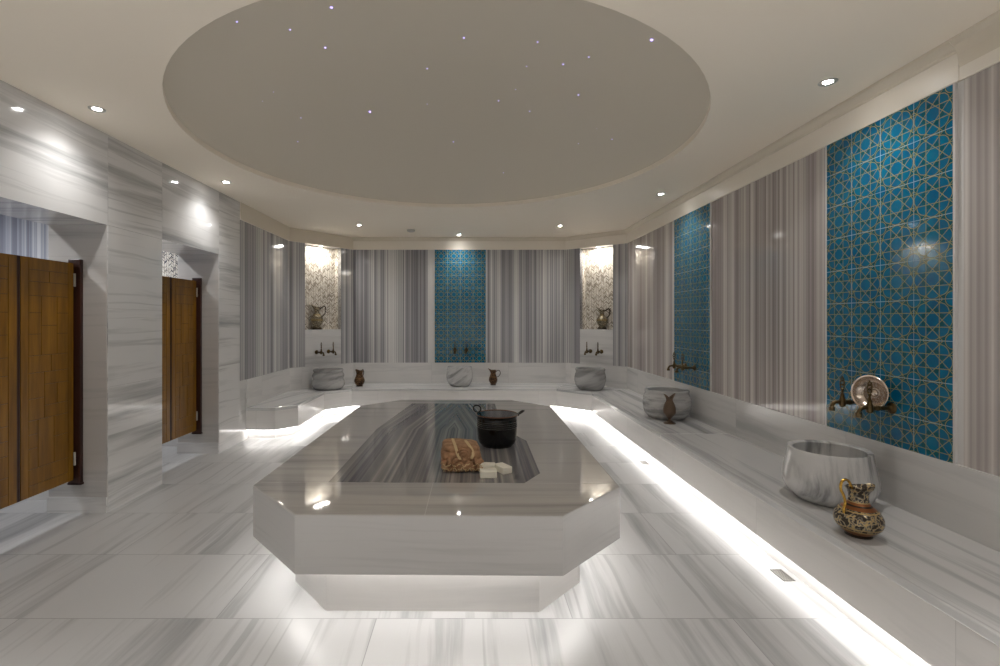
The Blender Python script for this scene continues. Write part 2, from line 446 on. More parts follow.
# cubicles behind the openings
CX = -4.3
mb = MB(); mb.box(CX, x0, 3.62, 3.72, .25, CH, M['str5']); mb.box(CX, x0, 3.61, 3.73, 0, .25, M['wall']); struct(mb.build('wall_cubicle_middle'))
mb = MB(); mb.box(CX, x0, 5.15, 5.25, .25, CH, M['mos2']); mb.box(CX, x0, 5.14, 5.26, 0, .25, M['white']); struct(mb.build('wall_cubicle_far'))
mb = MB(); mb.box(CX-.1, CX, YN, 5.25, 0, CH, M['wall']); struct(mb.build('wall_cubicle_outer'))
mb = MB(); mb.box(CX, x0, 1.7, 1.8, 0, CH, M['wall']); struct(mb.build('wall_cubicle_near'))
mb = MB(); mb.box(CX, XR+.1, YN-.1, YN, 0, CH, M['wall']); struct(mb.build('wall_front'))

# floor
mb = MB(); P = [(CX-.1, YN-.1), (XR+.1, YN-.1), (XR+.1, YB+.3), (CX-.1, YB+.3)]
mb.prism(P, -.08, 0, M['floor'], lambda p: (p[1], p[0]))
struct(mb.build('floor'))

# ceiling with oval dome
EX, EY, EA, EB = -.19, 3.695, 1.80, 1.865
LIP, DH = .04, .30
N = 96
mb = MB(); xa, xb, ya, yb = CX-.1, XR+.1, YN-.1, YB+.3
ring = [(EX+EA*math.cos(2*PI*k/N), EY+EB*math.sin(2*PI*k/N)) for k in range(N)]
def outer(px, py):
    dx, dy = px-EX, py-EY; t = 1e9
    if dx > 1e-9: t = min(t, (xb-EX)/dx)
    if dx < -1e-9: t = min(t, (xa-EX)/dx)
    if dy > 1e-9: t = min(t, (yb-EY)/dy)
    if dy < -1e-9: t = min(t, (ya-EY)/dy)
    return (EX+dx*t, EY+dy*t)
out = [outer(*p) for p in ring]
corners = [(xb, yb), (xa, yb), (xa, ya), (xb, ya)]
for k in range(N):
    k2 = (k+1) % N; o1, o2 = out[k], out[k2]; q = [ring[k], o1]
    if abs(o1[0]-o2[0]) > 1e-6 and abs(o1[1]-o2[1]) > 1e-6:
        q.append(min(corners, key=lambda c: abs(c[0]-o1[0])+abs(c[1]-o1[1])+abs(c[0]-o2[0])+abs(c[1]-o2[1])))
    q += [o2, ring[k2]]
    mb.face([(x, y, CH) for x, y in reversed(q)], M['paint'])
    mb.face([(x, y, CH+.45) for x, y in q], M['paint'])
    mb.face([(*ring[k], CH), (*ring[k2], CH), (*ring[k2], CH+LIP), (*ring[k], CH+LIP)], M['paint'], smooth=True)
ceil = struct(mb.build('ceiling', merge=True))
def dome_z(x, y):
    r2 = ((x-EX)/(EA+.001))**2+((y-EY)/(EB+.001))**2
    return CH+LIP+DH*max(0, 1-r2)**.75
mb = MB(); vs = []; fs = []; K = 24
for i in range(K+1):
    r = math.sin(PI/2*i/K)
    for k in range(N):
        x = EX+(EA+.001)*r*math.cos(2*PI*k/N); y = EY+(EB+.001)*r*math.sin(2*PI*k/N)
        vs.append((x, y, dome_z(x, y)))
for i in range(K):
    for k in range(N):
        k2 = (k+1) % N; fs.append((i*N+k, i*N+k2, (i+1)*N+k2, (i+1)*N+k))
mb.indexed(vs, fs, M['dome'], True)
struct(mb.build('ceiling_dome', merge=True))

# crown moulding following the walls
prof = [(0, PT), (.012, PT), (.014, PT+.004), (.014, 2.572), (.026, 2.577), (.028, 2.586), (.040, 2.600), (.054, 2.612), (.058, 2.618), (.058, CH), (0, CH)]
def offset_path(pts, d):
    out = []
    for i, p in enumerate(pts):
        p = Vector(p); ns = []
        for a, b in ((i-1, i), (i, i+1)):
            if a >= 0 and b < len(pts):
                t = (Vector(pts[b])-Vector(pts[a])).normalized(); ns.append(Vector((-t.y, t.x)))
        if len(ns) == 1: out.append(tuple(p+ns[0]*d))
        else:
            m = (ns[0]+ns[1]).normalized(); out.append(tuple(p+m*(d/m.dot(ns[0]))))
    return out
def crown(nm, wp, prof, up):
    mb = MB(); rows = [offset_path(wp, d) for d, z in prof]
    for j in range(len(prof)-1):
        for i in range(len(wp)-1):
            z0, z1 = prof[j][1], prof[j+1][1]
            mb.face([(*rows[j][i], z0), (*rows[j][i+1], z0), (*rows[j+1][i+1], z1), (*rows[j+1][i], z1)], M['crown_up'] if z0 >= up else M['crown'])
    for i in (0, -1):
        q = [(*rows[j][i], prof[j][1]) for j in range(len(prof))]; mb.face(q if i == 0 else q[::-1], M['crown'])
    struct(mb.build(nm))
crown('trim_1', [(XR, 2.23), R1, B0, B1], prof, 2.57)
crown('trim_2', [(XR, YN), (XR, 2.23)], [(0, PT), (.010, PT), (.011, 2.50), (.020, 2.56), (.036, 2.60), (.058, 2.622), (.058, CH), (0, CH)], 2.49)
crown('trim_3', [B1, L0, L1], [(0, PT), (.010, PT), (.012, PT+.003), (.012, CH), (0, CH)], 2.443)

# ------------------------------------------------------------------ wall bench with light gap
FR = [(1.65, YN), (1.65, 6.58), (1.24, 6.96), (-1.70, 6.96), (-2.00, 6.65), (-2.00, 5.65), (-2.19, 5.45), (XL, 5.45)]
WL = [(XR, YN), R1, B0, B1, L0, (XL, 5.45)]
bench = thing('marble_bench', 'long pale marble bench running round the walls with a glowing gap underneath', 'bench')
def slab_part(poly, d, nm='seat_slab', z0=.318, z1=BT):
    dv = Vector(d).normalized(); pv = Vector((-dv.y, dv.x)); sh = random.random()*5
    f = lambda p: (p[0]*dv.x+p[1]*dv.y+sh, p[0]*pv.x+p[1]*pv.y+sh)
    mb = MB(); mb.prism(poly, z0, z1, M['bench'], f); return mb.build(nm, bench, bevel=.006)
ra = [FR[0], WL[0], (XR, 2.0), (1.65, 2.0)]
slab_part([FR[0], WL[0], (XR, 4.2), (1.65, 4.2)], (0, 1)); slab_part([(1.65, 4.202), (XR, 4.202), WL[1], FR[1]], (0, 1))
slab_part([FR[1], WL[1], WL[2], FR[2]], (-.74, .67)); slab_part([FR[2], WL[2], WL[3], FR[3]], (1, 0))
slab_part([FR[3], WL[3], WL[4], FR[4]], (.6, .74)); slab_part([FR[4], WL[4], WL[5], FR[6], FR[5]], (.25, 1))
mb = MB(); f0 = offset_path(FR, -.003); f1 = offset_path(FR, -.045); acc = 0
for i in range(len(FR)-1):
    L = (Vector(FR[i+1])-Vector(FR[i])).length
    mb.face([(*f0[i+1], .10), (*f0[i], .10), (*f0[i], .318), (*f0[i+1], .318)], M['riser'], [(acc+L, .1), (acc, .1), (acc, .318), (acc+L, .318)])
    mb.face([(*f1[i], .10), (*f1[i+1], .10), (*f1[i+1], .318), (*f1[i], .318)], M['riser'])
    mb.face([(*f0[i], .10), (*f0[i+1], .10), (*f1[i+1], .10), (*f1[i], .10)], M['riser'])
    acc += L
mb.build('riser', bench)
mb = MB(); p0 = offset_path(FR, -.052); p1 = offset_path(FR, -.09); acc = 0
for i in range(len(FR)-1):
    L = (Vector(FR[i+1])-Vector(FR[i])).length
    mb.face([(*p0[i+1], 0), (*p0[i], 0), (*p0[i], .16), (*p0[i+1], .16)], M['plinth'], [(acc+L, 0), (acc, 0), (acc, .16), (acc+L, .16)])
    mb.face([(*p1[i], 0), (*p1[i+1], 0), (*p1[i+1], .16), (*p1[i], .16)], M['plinth'])
    mb.face([(*p0[i], .16), (*p1[i], .16), (*p1[i+1], .16), (*p0[i+1], .16)], M['plinth'])
    acc += L
mb.build('plinth', bench)
mb = MB(); a0 = offset_path(FR, -.018); a1 = offset_path(FR, -.034)
for i in range(len(FR)-1):
    q = [a0[i], a0[i+1], a1[i+1], a1[i]]
    mb.prism(q, .092, .100, M['emit_w'])
mb.build('light_strip', bench)

# ------------------------------------------------------------------ octagonal platform
PC, PX, PY, PCX, PCY, PZ = (-.157, 3.53), .912, 1.483, .345, .36, .516
plat = thing('heated_platform', 'large octagonal grey marble slab with striped inlay and lit base in the room centre', 'platform', (*PC, 0), -.012)
def octo(i): 
    k = i*math.tan(PI/8)
    hx, hy, cx, cy = PX-i, PY-i, PCX-i+k, PCY-i+k
    hx, hy = PX-i, PY-i; cx = PCX-i*(2-math.sqrt(2)); cy = PCY-i*(2-math.sqrt(2))
    return [(hx-cx, -hy), (hx, -hy+cy), (hx, hy-cy), (hx-cx, hy), (-hx+cx, hy), (-hx, hy-cy), (-hx, -hy+cy), (-hx+cx, -hy)]
mb = MB(); mb.prism(octo(0), .26, PZ, M['slab'], matside=M['slab_side']); mb.build('slab', plat, bevel=.006)
mb = MB(); mb.prism(octo(.184), 0, .27, M['plinth']); mb.build('plinth', plat)
mb = MB(); oa, ob = octo(.158), octo(.183)
for i in range(8):
    j = (i+1) % 8; mb.prism([oa[i], oa[j], ob[j], ob[i]], .252, .2605, M['emit_p'])
mb.build('light_strip', plat)
# striped inlay, bookmatched in four pieces
ix0, ix1, iy0, ymid, iy1 = -.55, .545, 2.455-PC[1], 3.66-PC[1], 4.78-PC[1]
icx = .03
def inlay(nm, poly, mat, sgn, dy=0):
    f = lambda p: (sgn*(p[0]-icx)+.02, (p[1]-dy))
    mb = MB(); mb.prism(poly, PZ-.01, PZ+.0006, mat, f); mb.build('inlay_panel', plat)
inlay('a', [(ix0, iy0), (icx, iy0), (icx, ymid), (ix0, ymid)], M['inl_a'], -1)
inlay('b', [(icx, iy0), (ix1-.10, iy0), (ix1, iy0+.16), (ix1, ymid-.35), (ix1-.13, ymid), (icx, ymid)], M['inl_a'], 1)
inlay('c', [(ix0, ymid), (icx, ymid), (icx, iy1), (ix0+.12, iy1)], M['inl_b'], -1, ymid)
inlay('d', [(icx, ymid), (ix1-.13, ymid), (ix1-.16, iy1), (icx, iy1)], M['inl_b'], 1, ymid)
mb = MB()
for q in ([(-.018, -PY+.004), (-.015, -PY+.004), (-.015, iy0), (-.018, iy0)],):
    mb.prism(q, PZ-.01, PZ+.0005, M['pale'])
mb.prism([(-PX+.02, iy0-.003), (PX-.02, iy0-.003), (PX-.02, iy0-.0015), (-PX+.02, iy0-.0015)], PZ-.01, PZ+.0005, M['pale'])
mb.build('joint_line', plat)

# ------------------------------------------------------------------ blue tile panels
def tile_panel(seg, u0, ncol, label, tile=.2, height=PT-PB):
    """panel of glazed tiles: nine rows, gilt star pattern, drawn in (u, z) and set on the wall"""
    root = thing('tile_panel', label, 'tile panel', tuple(seg.at(u0+ncol*tile/2, 0, PB)), math.atan2(seg.t.y, seg.t.x), 'blue tile panels')
    W = ncol*tile; th = .010
    def P(u, z, d): return (u-W/2, d, z)
    mb = MB()
    mb.box(-W/2, W/2, 0, th-.001, 0, height, M['grout'])
    nrow = math.ceil(height/tile)
    gl = .0016; lw_ = .0030
    def clip_rect(poly, za, zb):
        for (zlim, keep) in ((za, 1), (zb, -1)):
            out = []
            for i in range(len(poly)):
                a, b = poly[i], poly[(i+1) % len(poly)]
                ia, ib = keep*(a[1]-zlim) >= 0, keep*(b[1]-zlim) >= 0
                if ia: out.append(a)
                if ia != ib:
                    t = (zlim-a[1])/(b[1]-a[1]); out.append((a[0]+(b[0]-a[0])*t, zlim))
            poly = out
            if not poly: return []
        return poly
    def add(poly, d, mat):
        poly = clip_rect(poly, 0, height)
        if len(poly) >= 3: mb.face([P(u, z, d) for u, z in poly], mat)
    R = .445
    V = [(R*math.cos(math.radians(22.5+45*k)), R*math.sin(math.radians(22.5+45*k))) for k in range(8)]
    # petals: kite with a rounded outer end
    def rot(p, a): c, s_ = math.cos(a), math.sin(a); return (p[0]*c-p[1]*s_, p[0]*s_+p[1]*c)
    r_in = R*math.sin(math.radians(22.5))/math.cos(math.radians(22.5))*math.cos(0)     # chord offset
    h = R*math.sin(math.radians(22.5))                                               # .170
    xin = h*math.sqrt(2)                                                              # X crossing on the axis
    petal = [(xin+.012, 0), (R*math.cos(math.radians(22.5))-.105, -.150), (.375, -.158), (.44, -.128), (.478, -.06), (.478, .06), (.44, .128), (.375, .158), (R*math.cos(math.radians(22.5))-.105, .150)]
    star = []
    for k in range(16):
        r = xin*.985 if k % 2 == 0 else h/math.cos(math.radians(22.5))*1.0
        star.append((r*math.cos(PI*k/8), r*math.sin(PI*k/8)))
    for r in range(nrow):
        for c in range(ncol):
            cu, cz = (c+.5)*tile, height-(r+.5)*tile
            sq = [(cu-tile/2+gl, cz-tile/2+gl), (cu+tile/2-gl, cz-tile/2+gl), (cu+tile/2-gl, cz+tile/2-gl), (cu-tile/2+gl, cz+tile/2-gl)]
            add(sq, th, M['teal'])
            T = lambda p: (cu+p[0]*tile, cz+p[1]*tile)
            add([T(p) for p in star], th+.0002, M['blue'])
            for k in range(8):
                add([T(rot((p[0]*(1 if k % 2 == 0 else 1.0), p[1]), k*PI/4)) for p in petal], th+.0002, M['blue'])
            # corner rosettes
            for sx, sy in ((1, 1), (1, -1), (-1, 1), (-1, -1)):
                cc = [(sx*.5, sy*.5)]; 
                for j in range(5):
                    a = PI/2*j/4; cc.append((sx*(.5-.165*math.cos(a)), sy*(.5-.165*math.sin(a))))
                pts = [T(p) for p in cc]
                if sx*sy < 0: pts = pts[::-1]
                pts = [(min(max(p[0], cu-tile/2+gl), cu+tile/2-gl), min(max(p[1], cz-tile/2+gl), cz+tile/2-gl)) for p in pts]
                add(pts, th+.0002, M['blue'])
            def line(a, b):
                ax, ay = T(a); bx, by = T(b); dx, dy = bx-ax, by-ay; L = math.hypot(dx, dy)
                if L < 1e-6: return
                ox, oy = -dy/L*lw_/2, dx/L*lw_/2
                add([(ax-ox, ay-oy), (bx-ox, by-oy), (bx+ox, by+oy), (ax+ox, ay+oy)], th+.0005, M['gilt'])
            for k in range(4):
                a = k*PI/4
                ext = .495 if k % 2 == 0 else .535
                for s_ in (-1, 1): line(rot((-ext, s_*h), a), rot((ext, s_*h), a))
            for k in range(8):
                a = k*PI/4; arc = [(.405, -.17), (.45, -.13), (.487, -.05), (.487, .05), (.45, .13), (.405, .17)]
                for p, q in zip(arc, arc[1:]): line(rot(p, a), rot(q, a))
            for sx, sy in ((1, 1), (1, -1), (-1, 1), (-1, -1)):
                ar = [(sx*(.5-.185*math.cos(PI/2*j/4)), sy*(.5-.185*math.sin(PI/2*j/4))) for j in range(5)]
                for p, q in zip(ar, ar[1:]): line(p, q)
    mb.build('tiles', root)
    mb = MB()
    for u in (-W/2-.012, W/2+.001): mb.box(u, u+.011, 0, th+.002, 0, height, M['pale'])
    mb.build('edge_trim', root)
    return root
tile_panel(sR, ru(2.259), 4, 'blue and gold star tile panel nearest the camera, behind the silver bowl')
tile_panel(sR, ru(4.547), 4, 'blue star tile panel on right wall between two wide striped marble panels')
tile_panel(sB, bu(.248), 4, 'blue star tile panel centred on the far end wall')

# ------------------------------------------------------------------ wash basins
def basin_mat(name, light, mid, dark, rx, ry, sc, seed):
    t = NT(name); x, y, z, tc = t.ob()
    mp = t.t.nodes.new('ShaderNodeMapping'); mp.inputs['Rotation'].default_value = (rx, ry, 0); mp.vector_type = 'TEXTURE'; mp.inputs['Scale'].default_value = (1/sc, 1/(sc*.25), 1/(sc*.12))
    t.l(tc.outputs['Object'], mp.inputs[0]); mp.inputs['Location'].default_value = (seed, 0, 0)
    a = t.noise(mp.outputs[0], 1.0, 5, .6)
    return t.fin(t.ramp(a, [(.34, dark), (.43, mid), (.49, light), (.57, light), (.61, mid), (.66, light)]), .16)
bm1 = basin_mat('basin_marble_upright_veins', g(.58, .01), g(.48), g(.26), 0, 0, 13, 2)
bm2 = basin_mat('basin_marble_level_veins', g(.52), g(.42), g(.28), 0, PI/2, 16, 1)
bm3 = basin_mat('basin_marble_slanted_veins', g(.55), g(.45), g(.28), .2, .95, 13, 3)
bm4 = basin_mat('basin_marble_grey', g(.40), g(.34), g(.25), .3, 1.2, 10, 5)
IN = [(.905, .985), (.88, .97), (.90, .60), (.85, .35), (.62, .17), (.0, .14)]
def basin(x, y, r, h, outer, mat, label, rz=0):
    root = thing('marble_wash_basin', label, 'basin', (x, y, BT), rz, 'wash basins on the bench')
    prof = [(a*r, b*h) for a, b in outer]; rt = outer[-1][0]
    mb = MB(); mb.lathe(prof+[(rt*a*r, b*h) for a, b in IN], mat, 64); mb.build('bowl', root, sharp=50)
    return root
PLAIN = [(0, 0), (.66, 0), (.72, .02), (.90, .16), (.985, .30), (1, .38), (.985, .48), (.88, .93), (.875, .975), (.86, 1)]
ROUND = [(0, 0), (.70, 0), (.74, .03), (.92, .20), (1, .42), (.99, .58), (.95, .72), (.90, .82), (.905, .86), (.93, .90), (.935, .97), (.92, 1)]
WAIST = [(0, 0), (.78, 0), (.84, .05), (.97, .16), (1, .28), (.97, .42), (.90, .50), (.90, .54), (.95, .62), (.955, .70), (.90, .80), (.86, .85), (.89, .90), (.90, .96), (.88, 1)]
GROOV = [(0, 0), (.72, 0), (.78, .04), (.93, .18), (.99, .34), (.975, .37), (.975, .40), (1, .44), (.995, .58), (.97, .61), (.97, .64), (.98, .68), (.94, .80), (.90, .86), (.91, .90), (.91, .97), (.89, 1)]
BELL = [(0, 0), (.66, 0), (.72, .04), (.90, .20), (.98, .38), (1, .5), (.985, .62), (.93, .92), (.93, .97), (.91, 1)]
basin(1.975, 2.67, .221, .280, PLAIN, bm1, 'plain polished marble basin with upright veins, beside the engraved copper jug')
basin(2.0, 4.93, .232, .285, GROOV, bm2, 'banded marble basin on right bench behind the slender brown vase')
basin(-.155, 7.28, .20, .285, BELL, bm3, 'pale marble basin with slanting veins, below the blue panel at the far end')
basin(-2.03, 6.95, .232, .285, WAIST, bm4, 'ribbed grey marble basin with a pinched waist in the left corner')
basin(1.715, 6.92, .222, .30, ROUND, bm4, 'smooth dark grey marble basin in the right corner under the niche')

# ------------------------------------------------------------------ wall taps
def make_tap(L=.15):
    root = thing('wall_tap', '', 'tap', group='basin taps')
    A = M['brass_old']
    Mx = Matrix.Rotation(PI/2, 4, 'Y')                 # lathe axis to +X
    mb = MB(); mb.lathe([(0, 0), (.030, 0), (.031, .004), (.026, .010), (.016, .014), (.013, .022)], A, 28, M4=Mx); mb.build('flange', root)
    mb = MB(); mb.lathe([(.010, .018), (.0105, L*.45), (.014, L*.48), (.0145, L*.56), (.011, L*.6), (.012, L*.72)], A, 20, M4=Mx)
    mb.lathe([(.010, -.026), (.016, -.020), (.0175, 0), (.016, .018), (.011, .026), (.009, .036), (.012, .040), (.008, .046)], A, 20, M4=Matrix.Translation((L*.80, 0, 0)))
    mb.build('valve_body', root)
    mb = MB(); e = L*.80
    mb.tube([(e, 0, -.004), (e+.025, 0, .004), (e+.048, 0, -.002), (e+.058, 0, -.018), (e+.060, 0, -.032)], [.011, .0105, .010, .010, .010], A, 14)
    sp_ = mb.build('spout', root)
    mb = MB(); mb.lathe([(.010, 0), (.0155, .002), (.0155, .020), (.012, .024)], A, 18, M4=Matrix.Translation((e+.060, 0, -.048))); mb.build('nozzle', sp_)
    mb = MB(); T = Matrix.Translation((e, 0, .044))
    mb.lathe([(.006, 0), (.009, .006), (.005, .012), (.007, .026), (.012, .032), (.006, .038)], A, 16, M4=T)
    # flat pierced lever like a leaf
    for a in range(3):
        rr = [.011, .013, .009][a]; cz = [.048, .066, .086][a]
        ring = [(e+rr*math.cos(t*PI/6), 0, .044+cz+rr*1.05*math.sin(t*PI/6)) for t in range(12)]
        mb.tube(ring, .0036, A, 8, closed=True)
    mb.tube([(e, 0, .135), (e, 0, .150)], [.005, .002], A, 8)
    mb.build('handle', root)
    return root
tap0 = make_tap(); used = [False]
def tap(p, n, label):
    rz = math.atan2(n.y, n.x)
    if not used[0]:
        used[0] = True; tap0.location = p; tap0.rotation_euler = (0, 0, rz); tap0['label'] = label; return tap0
    return dup(tap0, label, p, rz)
TZ = .87
tap(sR.at(ru(2.585), .0102, TZ), sR.n, 'aged brass tap nearest the camera, with its handle in front of the silver bowl')
tap(sR.at(ru(2.775), .0102, TZ), sR.n, 'aged brass tap just left of the silver bowl on blue tiles')
tap(sR.at(ru(4.86), .0102, TZ-.01), sR.n, 'nearer brass tap over the banded basin behind the slender vase')
tap(sR.at(ru(5.06), .0102, TZ-.01), sR.n, 'farther brass tap over the banded basin behind the slender vase')
tap(sB.at(bu(-.06), .0102, TZ), sB.n, 'right-hand tap on the blue panel of the far end wall')
tap(sB.at(bu(-.235), .0102, TZ), sB.n, 'left-hand tap on the blue panel of the far end wall')
def ray_on(seg, px, d=0.0):
    k = (px-VX)/F; p = seg.p0+seg.n*d        # p + t*u : x = k*y
    u = (k*p.y-p.x)/(seg.t.x-k*seg.t.y); return u
tap(sCL.at(ray_on(sCL, 316.5), 0, TZ), sCL.n, 'left tap of the pair over the ribbed grey basin')
tap(sCL.at(ray_on(sCL, 328.5), 0, TZ), sCL.n, 'right tap of the pair over the ribbed grey basin')
tap(sCR.at(ray_on(sCR, 590.5), 0, TZ), sCR.n, 'left tap of the pair over the smooth dark grey basin')
tap(sCR.at(ray_on(sCR, 601.5), 0, TZ), sCR.n, 'right tap of the pair over the smooth dark grey basin')

# silver bowl resting on the two near taps
n = Vector((-.95, -.28, .10)).normalized(); cpos = Vector((2.20, 2.662, .941))
q = n.to_track_quat('Z', 'Y').to_matrix().to_4x4()
bl = thing('hammered_bowl', 'round silver bath bowl leaning on the two brass taps against blue tiles', 'bowl', cpos)
prof = [(0, -.034), (.055, -.034), (.062, -.031), (.080, -.018), (.090, .010), (.0945, .013), (.094, .016), (.088, .013), (.077, -.014), (.060, -.027), (.058, -.0285), (0, -.0285)]
mb = MB(); mb.lathe(prof, M['silver'], 56, M4=q); mb.build('bowl', bl)
mb = MB(); mb.lathe([(.030, -.0287), (.029, -.026), (.022, -.0245), (.018, -.018), (.008, -.012), (0, -.011)], M['silver'], 36, M4=q); mb.build('boss', bl)
mb = MB(); mb.lathe([(0.0945, .0125), (.0965, .0145), (.0945, .0165), (.0925, .0145), (.0945, .0125)], M['silver'], 56, M4=q, cap=False); mb.build('rim', bl)

# ------------------------------------------------------------------ jugs and ewers
def lip(cx, amt, lift, z0, z1):
    def f(x, y, z):
        t = max(0, min(1, (z-z0)/(z1-z0))); c = max(0, math.cos(math.atan2(y, x)))**3
        return (x+amt*t*t*c, y*(1-.25*t*c), z+lift*t*t*c)
    return f
def jug(name, label, loc, rz, prof, mat, hmat, hpath, hr, lipf, cat='jug', group=None, foot=None):
    root = thing(name, label, cat, loc, rz, group)
    z1 = prof[-1][1]; inner = [(r-.004, z) for r, z in reversed(prof) if r > .02 and z > z1*.62] + [(0, z1*.6)]
    mb = MB(); mb.lathe(prof+inner, mat, 44, lipf); mb.build('body', root, sharp=60)
    if hpath:
        mb = MB(); mb.tube(hpath, hr, hmat, 10); mb.build('handle', root)
    if foot:
        mb = MB(); mb.lathe(foot, mat, 36); mb.build('foot', root, sharp=60)
    return root
def smooth_path(P, n=6):
    out = []; P = [Vector(p) for p in P]
    for i in range(len(P)-1):
        a, b, c, d = P[max(i-1, 0)], P[i], P[i+1], P[min(i+2, len(P)-1)]
        for k in range(n):
            t = k/n; out.append(.5*((2*b)+(c-a)*t+(2*a-5*b+4*c-d)*t*t+(3*b-a-3*c+d)*t**3))
    out.append(P[-1]); return out
def smooth_prof(P, n=5): return [(max(0, v.x), v.y) for v in [Vector((q.x, q.y)) for q in smooth_path([(r, z, 0) for r, z in P], n)]]
# big engraved jug in front
pf = [(0, 0), (.052, 0)] + smooth_prof([(.052, .003), (.047, .011), (.062, .020), (.086, .044), (.094, .070), (.090, .094), (.076, .118), (.052, .138), (.041, .155), (.038, .180), (.043, .202), (.052, .215)])
jug('engraved_jug', 'engraved copper and brass jug standing in front of the near basin', (1.782, 2.225, BT), math.radians(12), pf, M['ewer_fine'], M['brass'],
    smooth_path([(-.078, 0, .10), (-.082, 0, .125), (-.074, 0, .15), (-.082, 0, .185), (-.098, 0, .215), (-.096, 0, .245), (-.078, 0, .258), (-.058, 0, .252), (-.044, 0, .232), (-.036, 0, .212)]), .0058, lip(0, .034, .012, .165, .215))
# slender vase
pf = [(0, 0), (.055, 0)] + smooth_prof([(.055, .004), (.040, .014), (.016, .030), (.013, .042), (.024, .056), (.052, .090), (.060, .118), (.053, .160), (.040, .195), (.031, .215), (.032, .235), (.040, .262)])
def tulip(x, y, z):
    t = max(0, min(1, (z-.205)/.057)); c = math.cos(math.atan2(y, x))**2
    return (x*(1+.55*t*t*c), y*(1-.15*t), z+.022*t*t*(2*c-1))
jug('slender_vase', 'slender brown bronze vase with tulip mouth on a small foot, right bench', (1.905, 4.63, BT), .2, pf, M['vase_br'], None, None, 0, tulip, cat='vase')
# two small jugs at the far end
pf = [(0, 0), (.046, 0)] + smooth_prof([(.046, .004), (.040, .016), (.056, .040), (.066, .075), (.062, .105), (.048, .145), (.040, .175), (.044, .205), (.052, .225)])
hp = smooth_path([(-.055, 0, .12), (-.085, 0, .135), (-.105, 0, .165), (-.105, 0, .20), (-.085, 0, .222), (-.060, 0, .215), (-.042, 0, .20)])
jug('small_jug', 'small brown jug with ring handle, right of the far blue panel basin', (.352, 7.36, BT), math.radians(178), pf, M['jug_copper'], M['brass_dk'], hp, .005, lip(0, .03, .03, .17, .225), group='small brown jugs')
pf2 = [(r*1.18, z*1.03) for r, z in pf]
jug('small_jug', 'stout brown jug beside the ribbed grey basin at the left', (-1.645, 7.22, BT), math.radians(250), pf2, M['jug_copper'], M['brass_dk'], [p*1.08 for p in hp], .006, lip(0, .03, .03, .17, .23), group='small brown jugs')
# niche ewers
pe = [(0, 0), (.074, 0)] + smooth_prof([(.074, .006), (.068, .030), (.052, .050), (.070, .072), (.080, .112), (.088, .145), (.078, .190), (.050, .228), (.036, .258), (.040, .298), (.054, .335)])
he = smooth_path([(-.074, 0, .19), (-.118, 0, .235), (-.122, 0, .285), (-.128, 0, .325), (-.105, 0, .345), (-.075, 0, .325), (-.040, 0, .300)])
def niche_pos(seg, px, d): 
    u = ray_on(seg, px, d); return seg.at(u, d, NZ0)
p = niche_pos(sCL, 317, -.07)
jug('bronze_ewer', 'bronze ewer with footed base in the lit left corner niche', tuple(p), math.radians(178), pe, M['ewer_niche'], M['brass_dk'], he, .008, lip(0, .055, .055, .25, .335), cat='ewer', group='ewers in the niches')
pe2 = [(r*.93, z*.88) for r, z in pe]
p = niche_pos(sCR, 602, -.07)
jug('bronze_ewer', 'bronze ewer with a jagged mouth in the lit right corner niche', tuple(p), math.radians(165), pe2, M['ewer_niche'], M['brass_dk'], [q*.9 for q in he], .008, lip(0, .04, .05, .22, .295), cat='ewer', group='ewers in the niches')

# ------------------------------------------------------------------ things on the platform
TOP = PZ+.0006
pot = thing('black_cauldron', 'black enamelled pot with two ring handles standing on the marble platform', 'pot', (.178, 3.20, TOP))
po = [(0, 0), (.100, 0)] + smooth_prof([(.100, .002), (.116, .018), (.126, .045), (.130, .085), (.131, .120)]) 
for k in range(4): po += [(.131, .122+k*.012), (.1335, .125+k*.012), (.1335, .129+k*.012), (.131, .132+k*.012)]
po += [(.131, .190), (.134, .200), (.138, .204)]
mb = MB(); mb.lathe(po, M['black'], 56); 
for zz in (.127, .139, .151, .163): mb.tube([(.1338*math.cos(2*PI*k/48), .1338*math.sin(2*PI*k/48), zz) for k in range(48)], .0014, M['pot_glint'], 6, closed=True)
mb.lathe([(.138, .204), (.130, .200), (.126, .19), (.124, .05), (.10, .012), (0, .010)], M['black_in'], 56, cap=False); mb.build('pot_body', pot, sharp=50)
mb = MB(); rimp = [(.1375*math.cos(2*PI*k/48), .1375*math.sin(2*PI*k/48), .204) for k in range(48)]; mb.tube(rimp, .0035, M['copper'], 8, closed=True); mb.build('rim', pot)
for ang, lean in ((math.radians(158), .15), (math.radians(-6), 1.0)):
    mb = MB(); dr = Vector((math.cos(ang), math.sin(ang), 0)); tn = Vector((-dr.y, dr.x, 0)) if lean > .5 else Vector((1, 0, 0))
    up = (dr*math.sin(lean)+Vector((0, 0, math.cos(lean)))).normalized(); c0 = dr*.137+Vector((0, 0, .205))+up*.024
    ring = [c0+tn*.025*math.cos(2*PI*k/22)+up*.023*math.sin(2*PI*k/22) for k in range(22)]
    mb.tube(ring, .0048, M['iron'], 8, closed=True)
    mb.obox(dr*.138+Vector((0, 0, .204)), (.014, .024, .016), M['iron'], Matrix.Rotation(ang, 3, 'Z'))
    mb.build('ring_handle', pot)

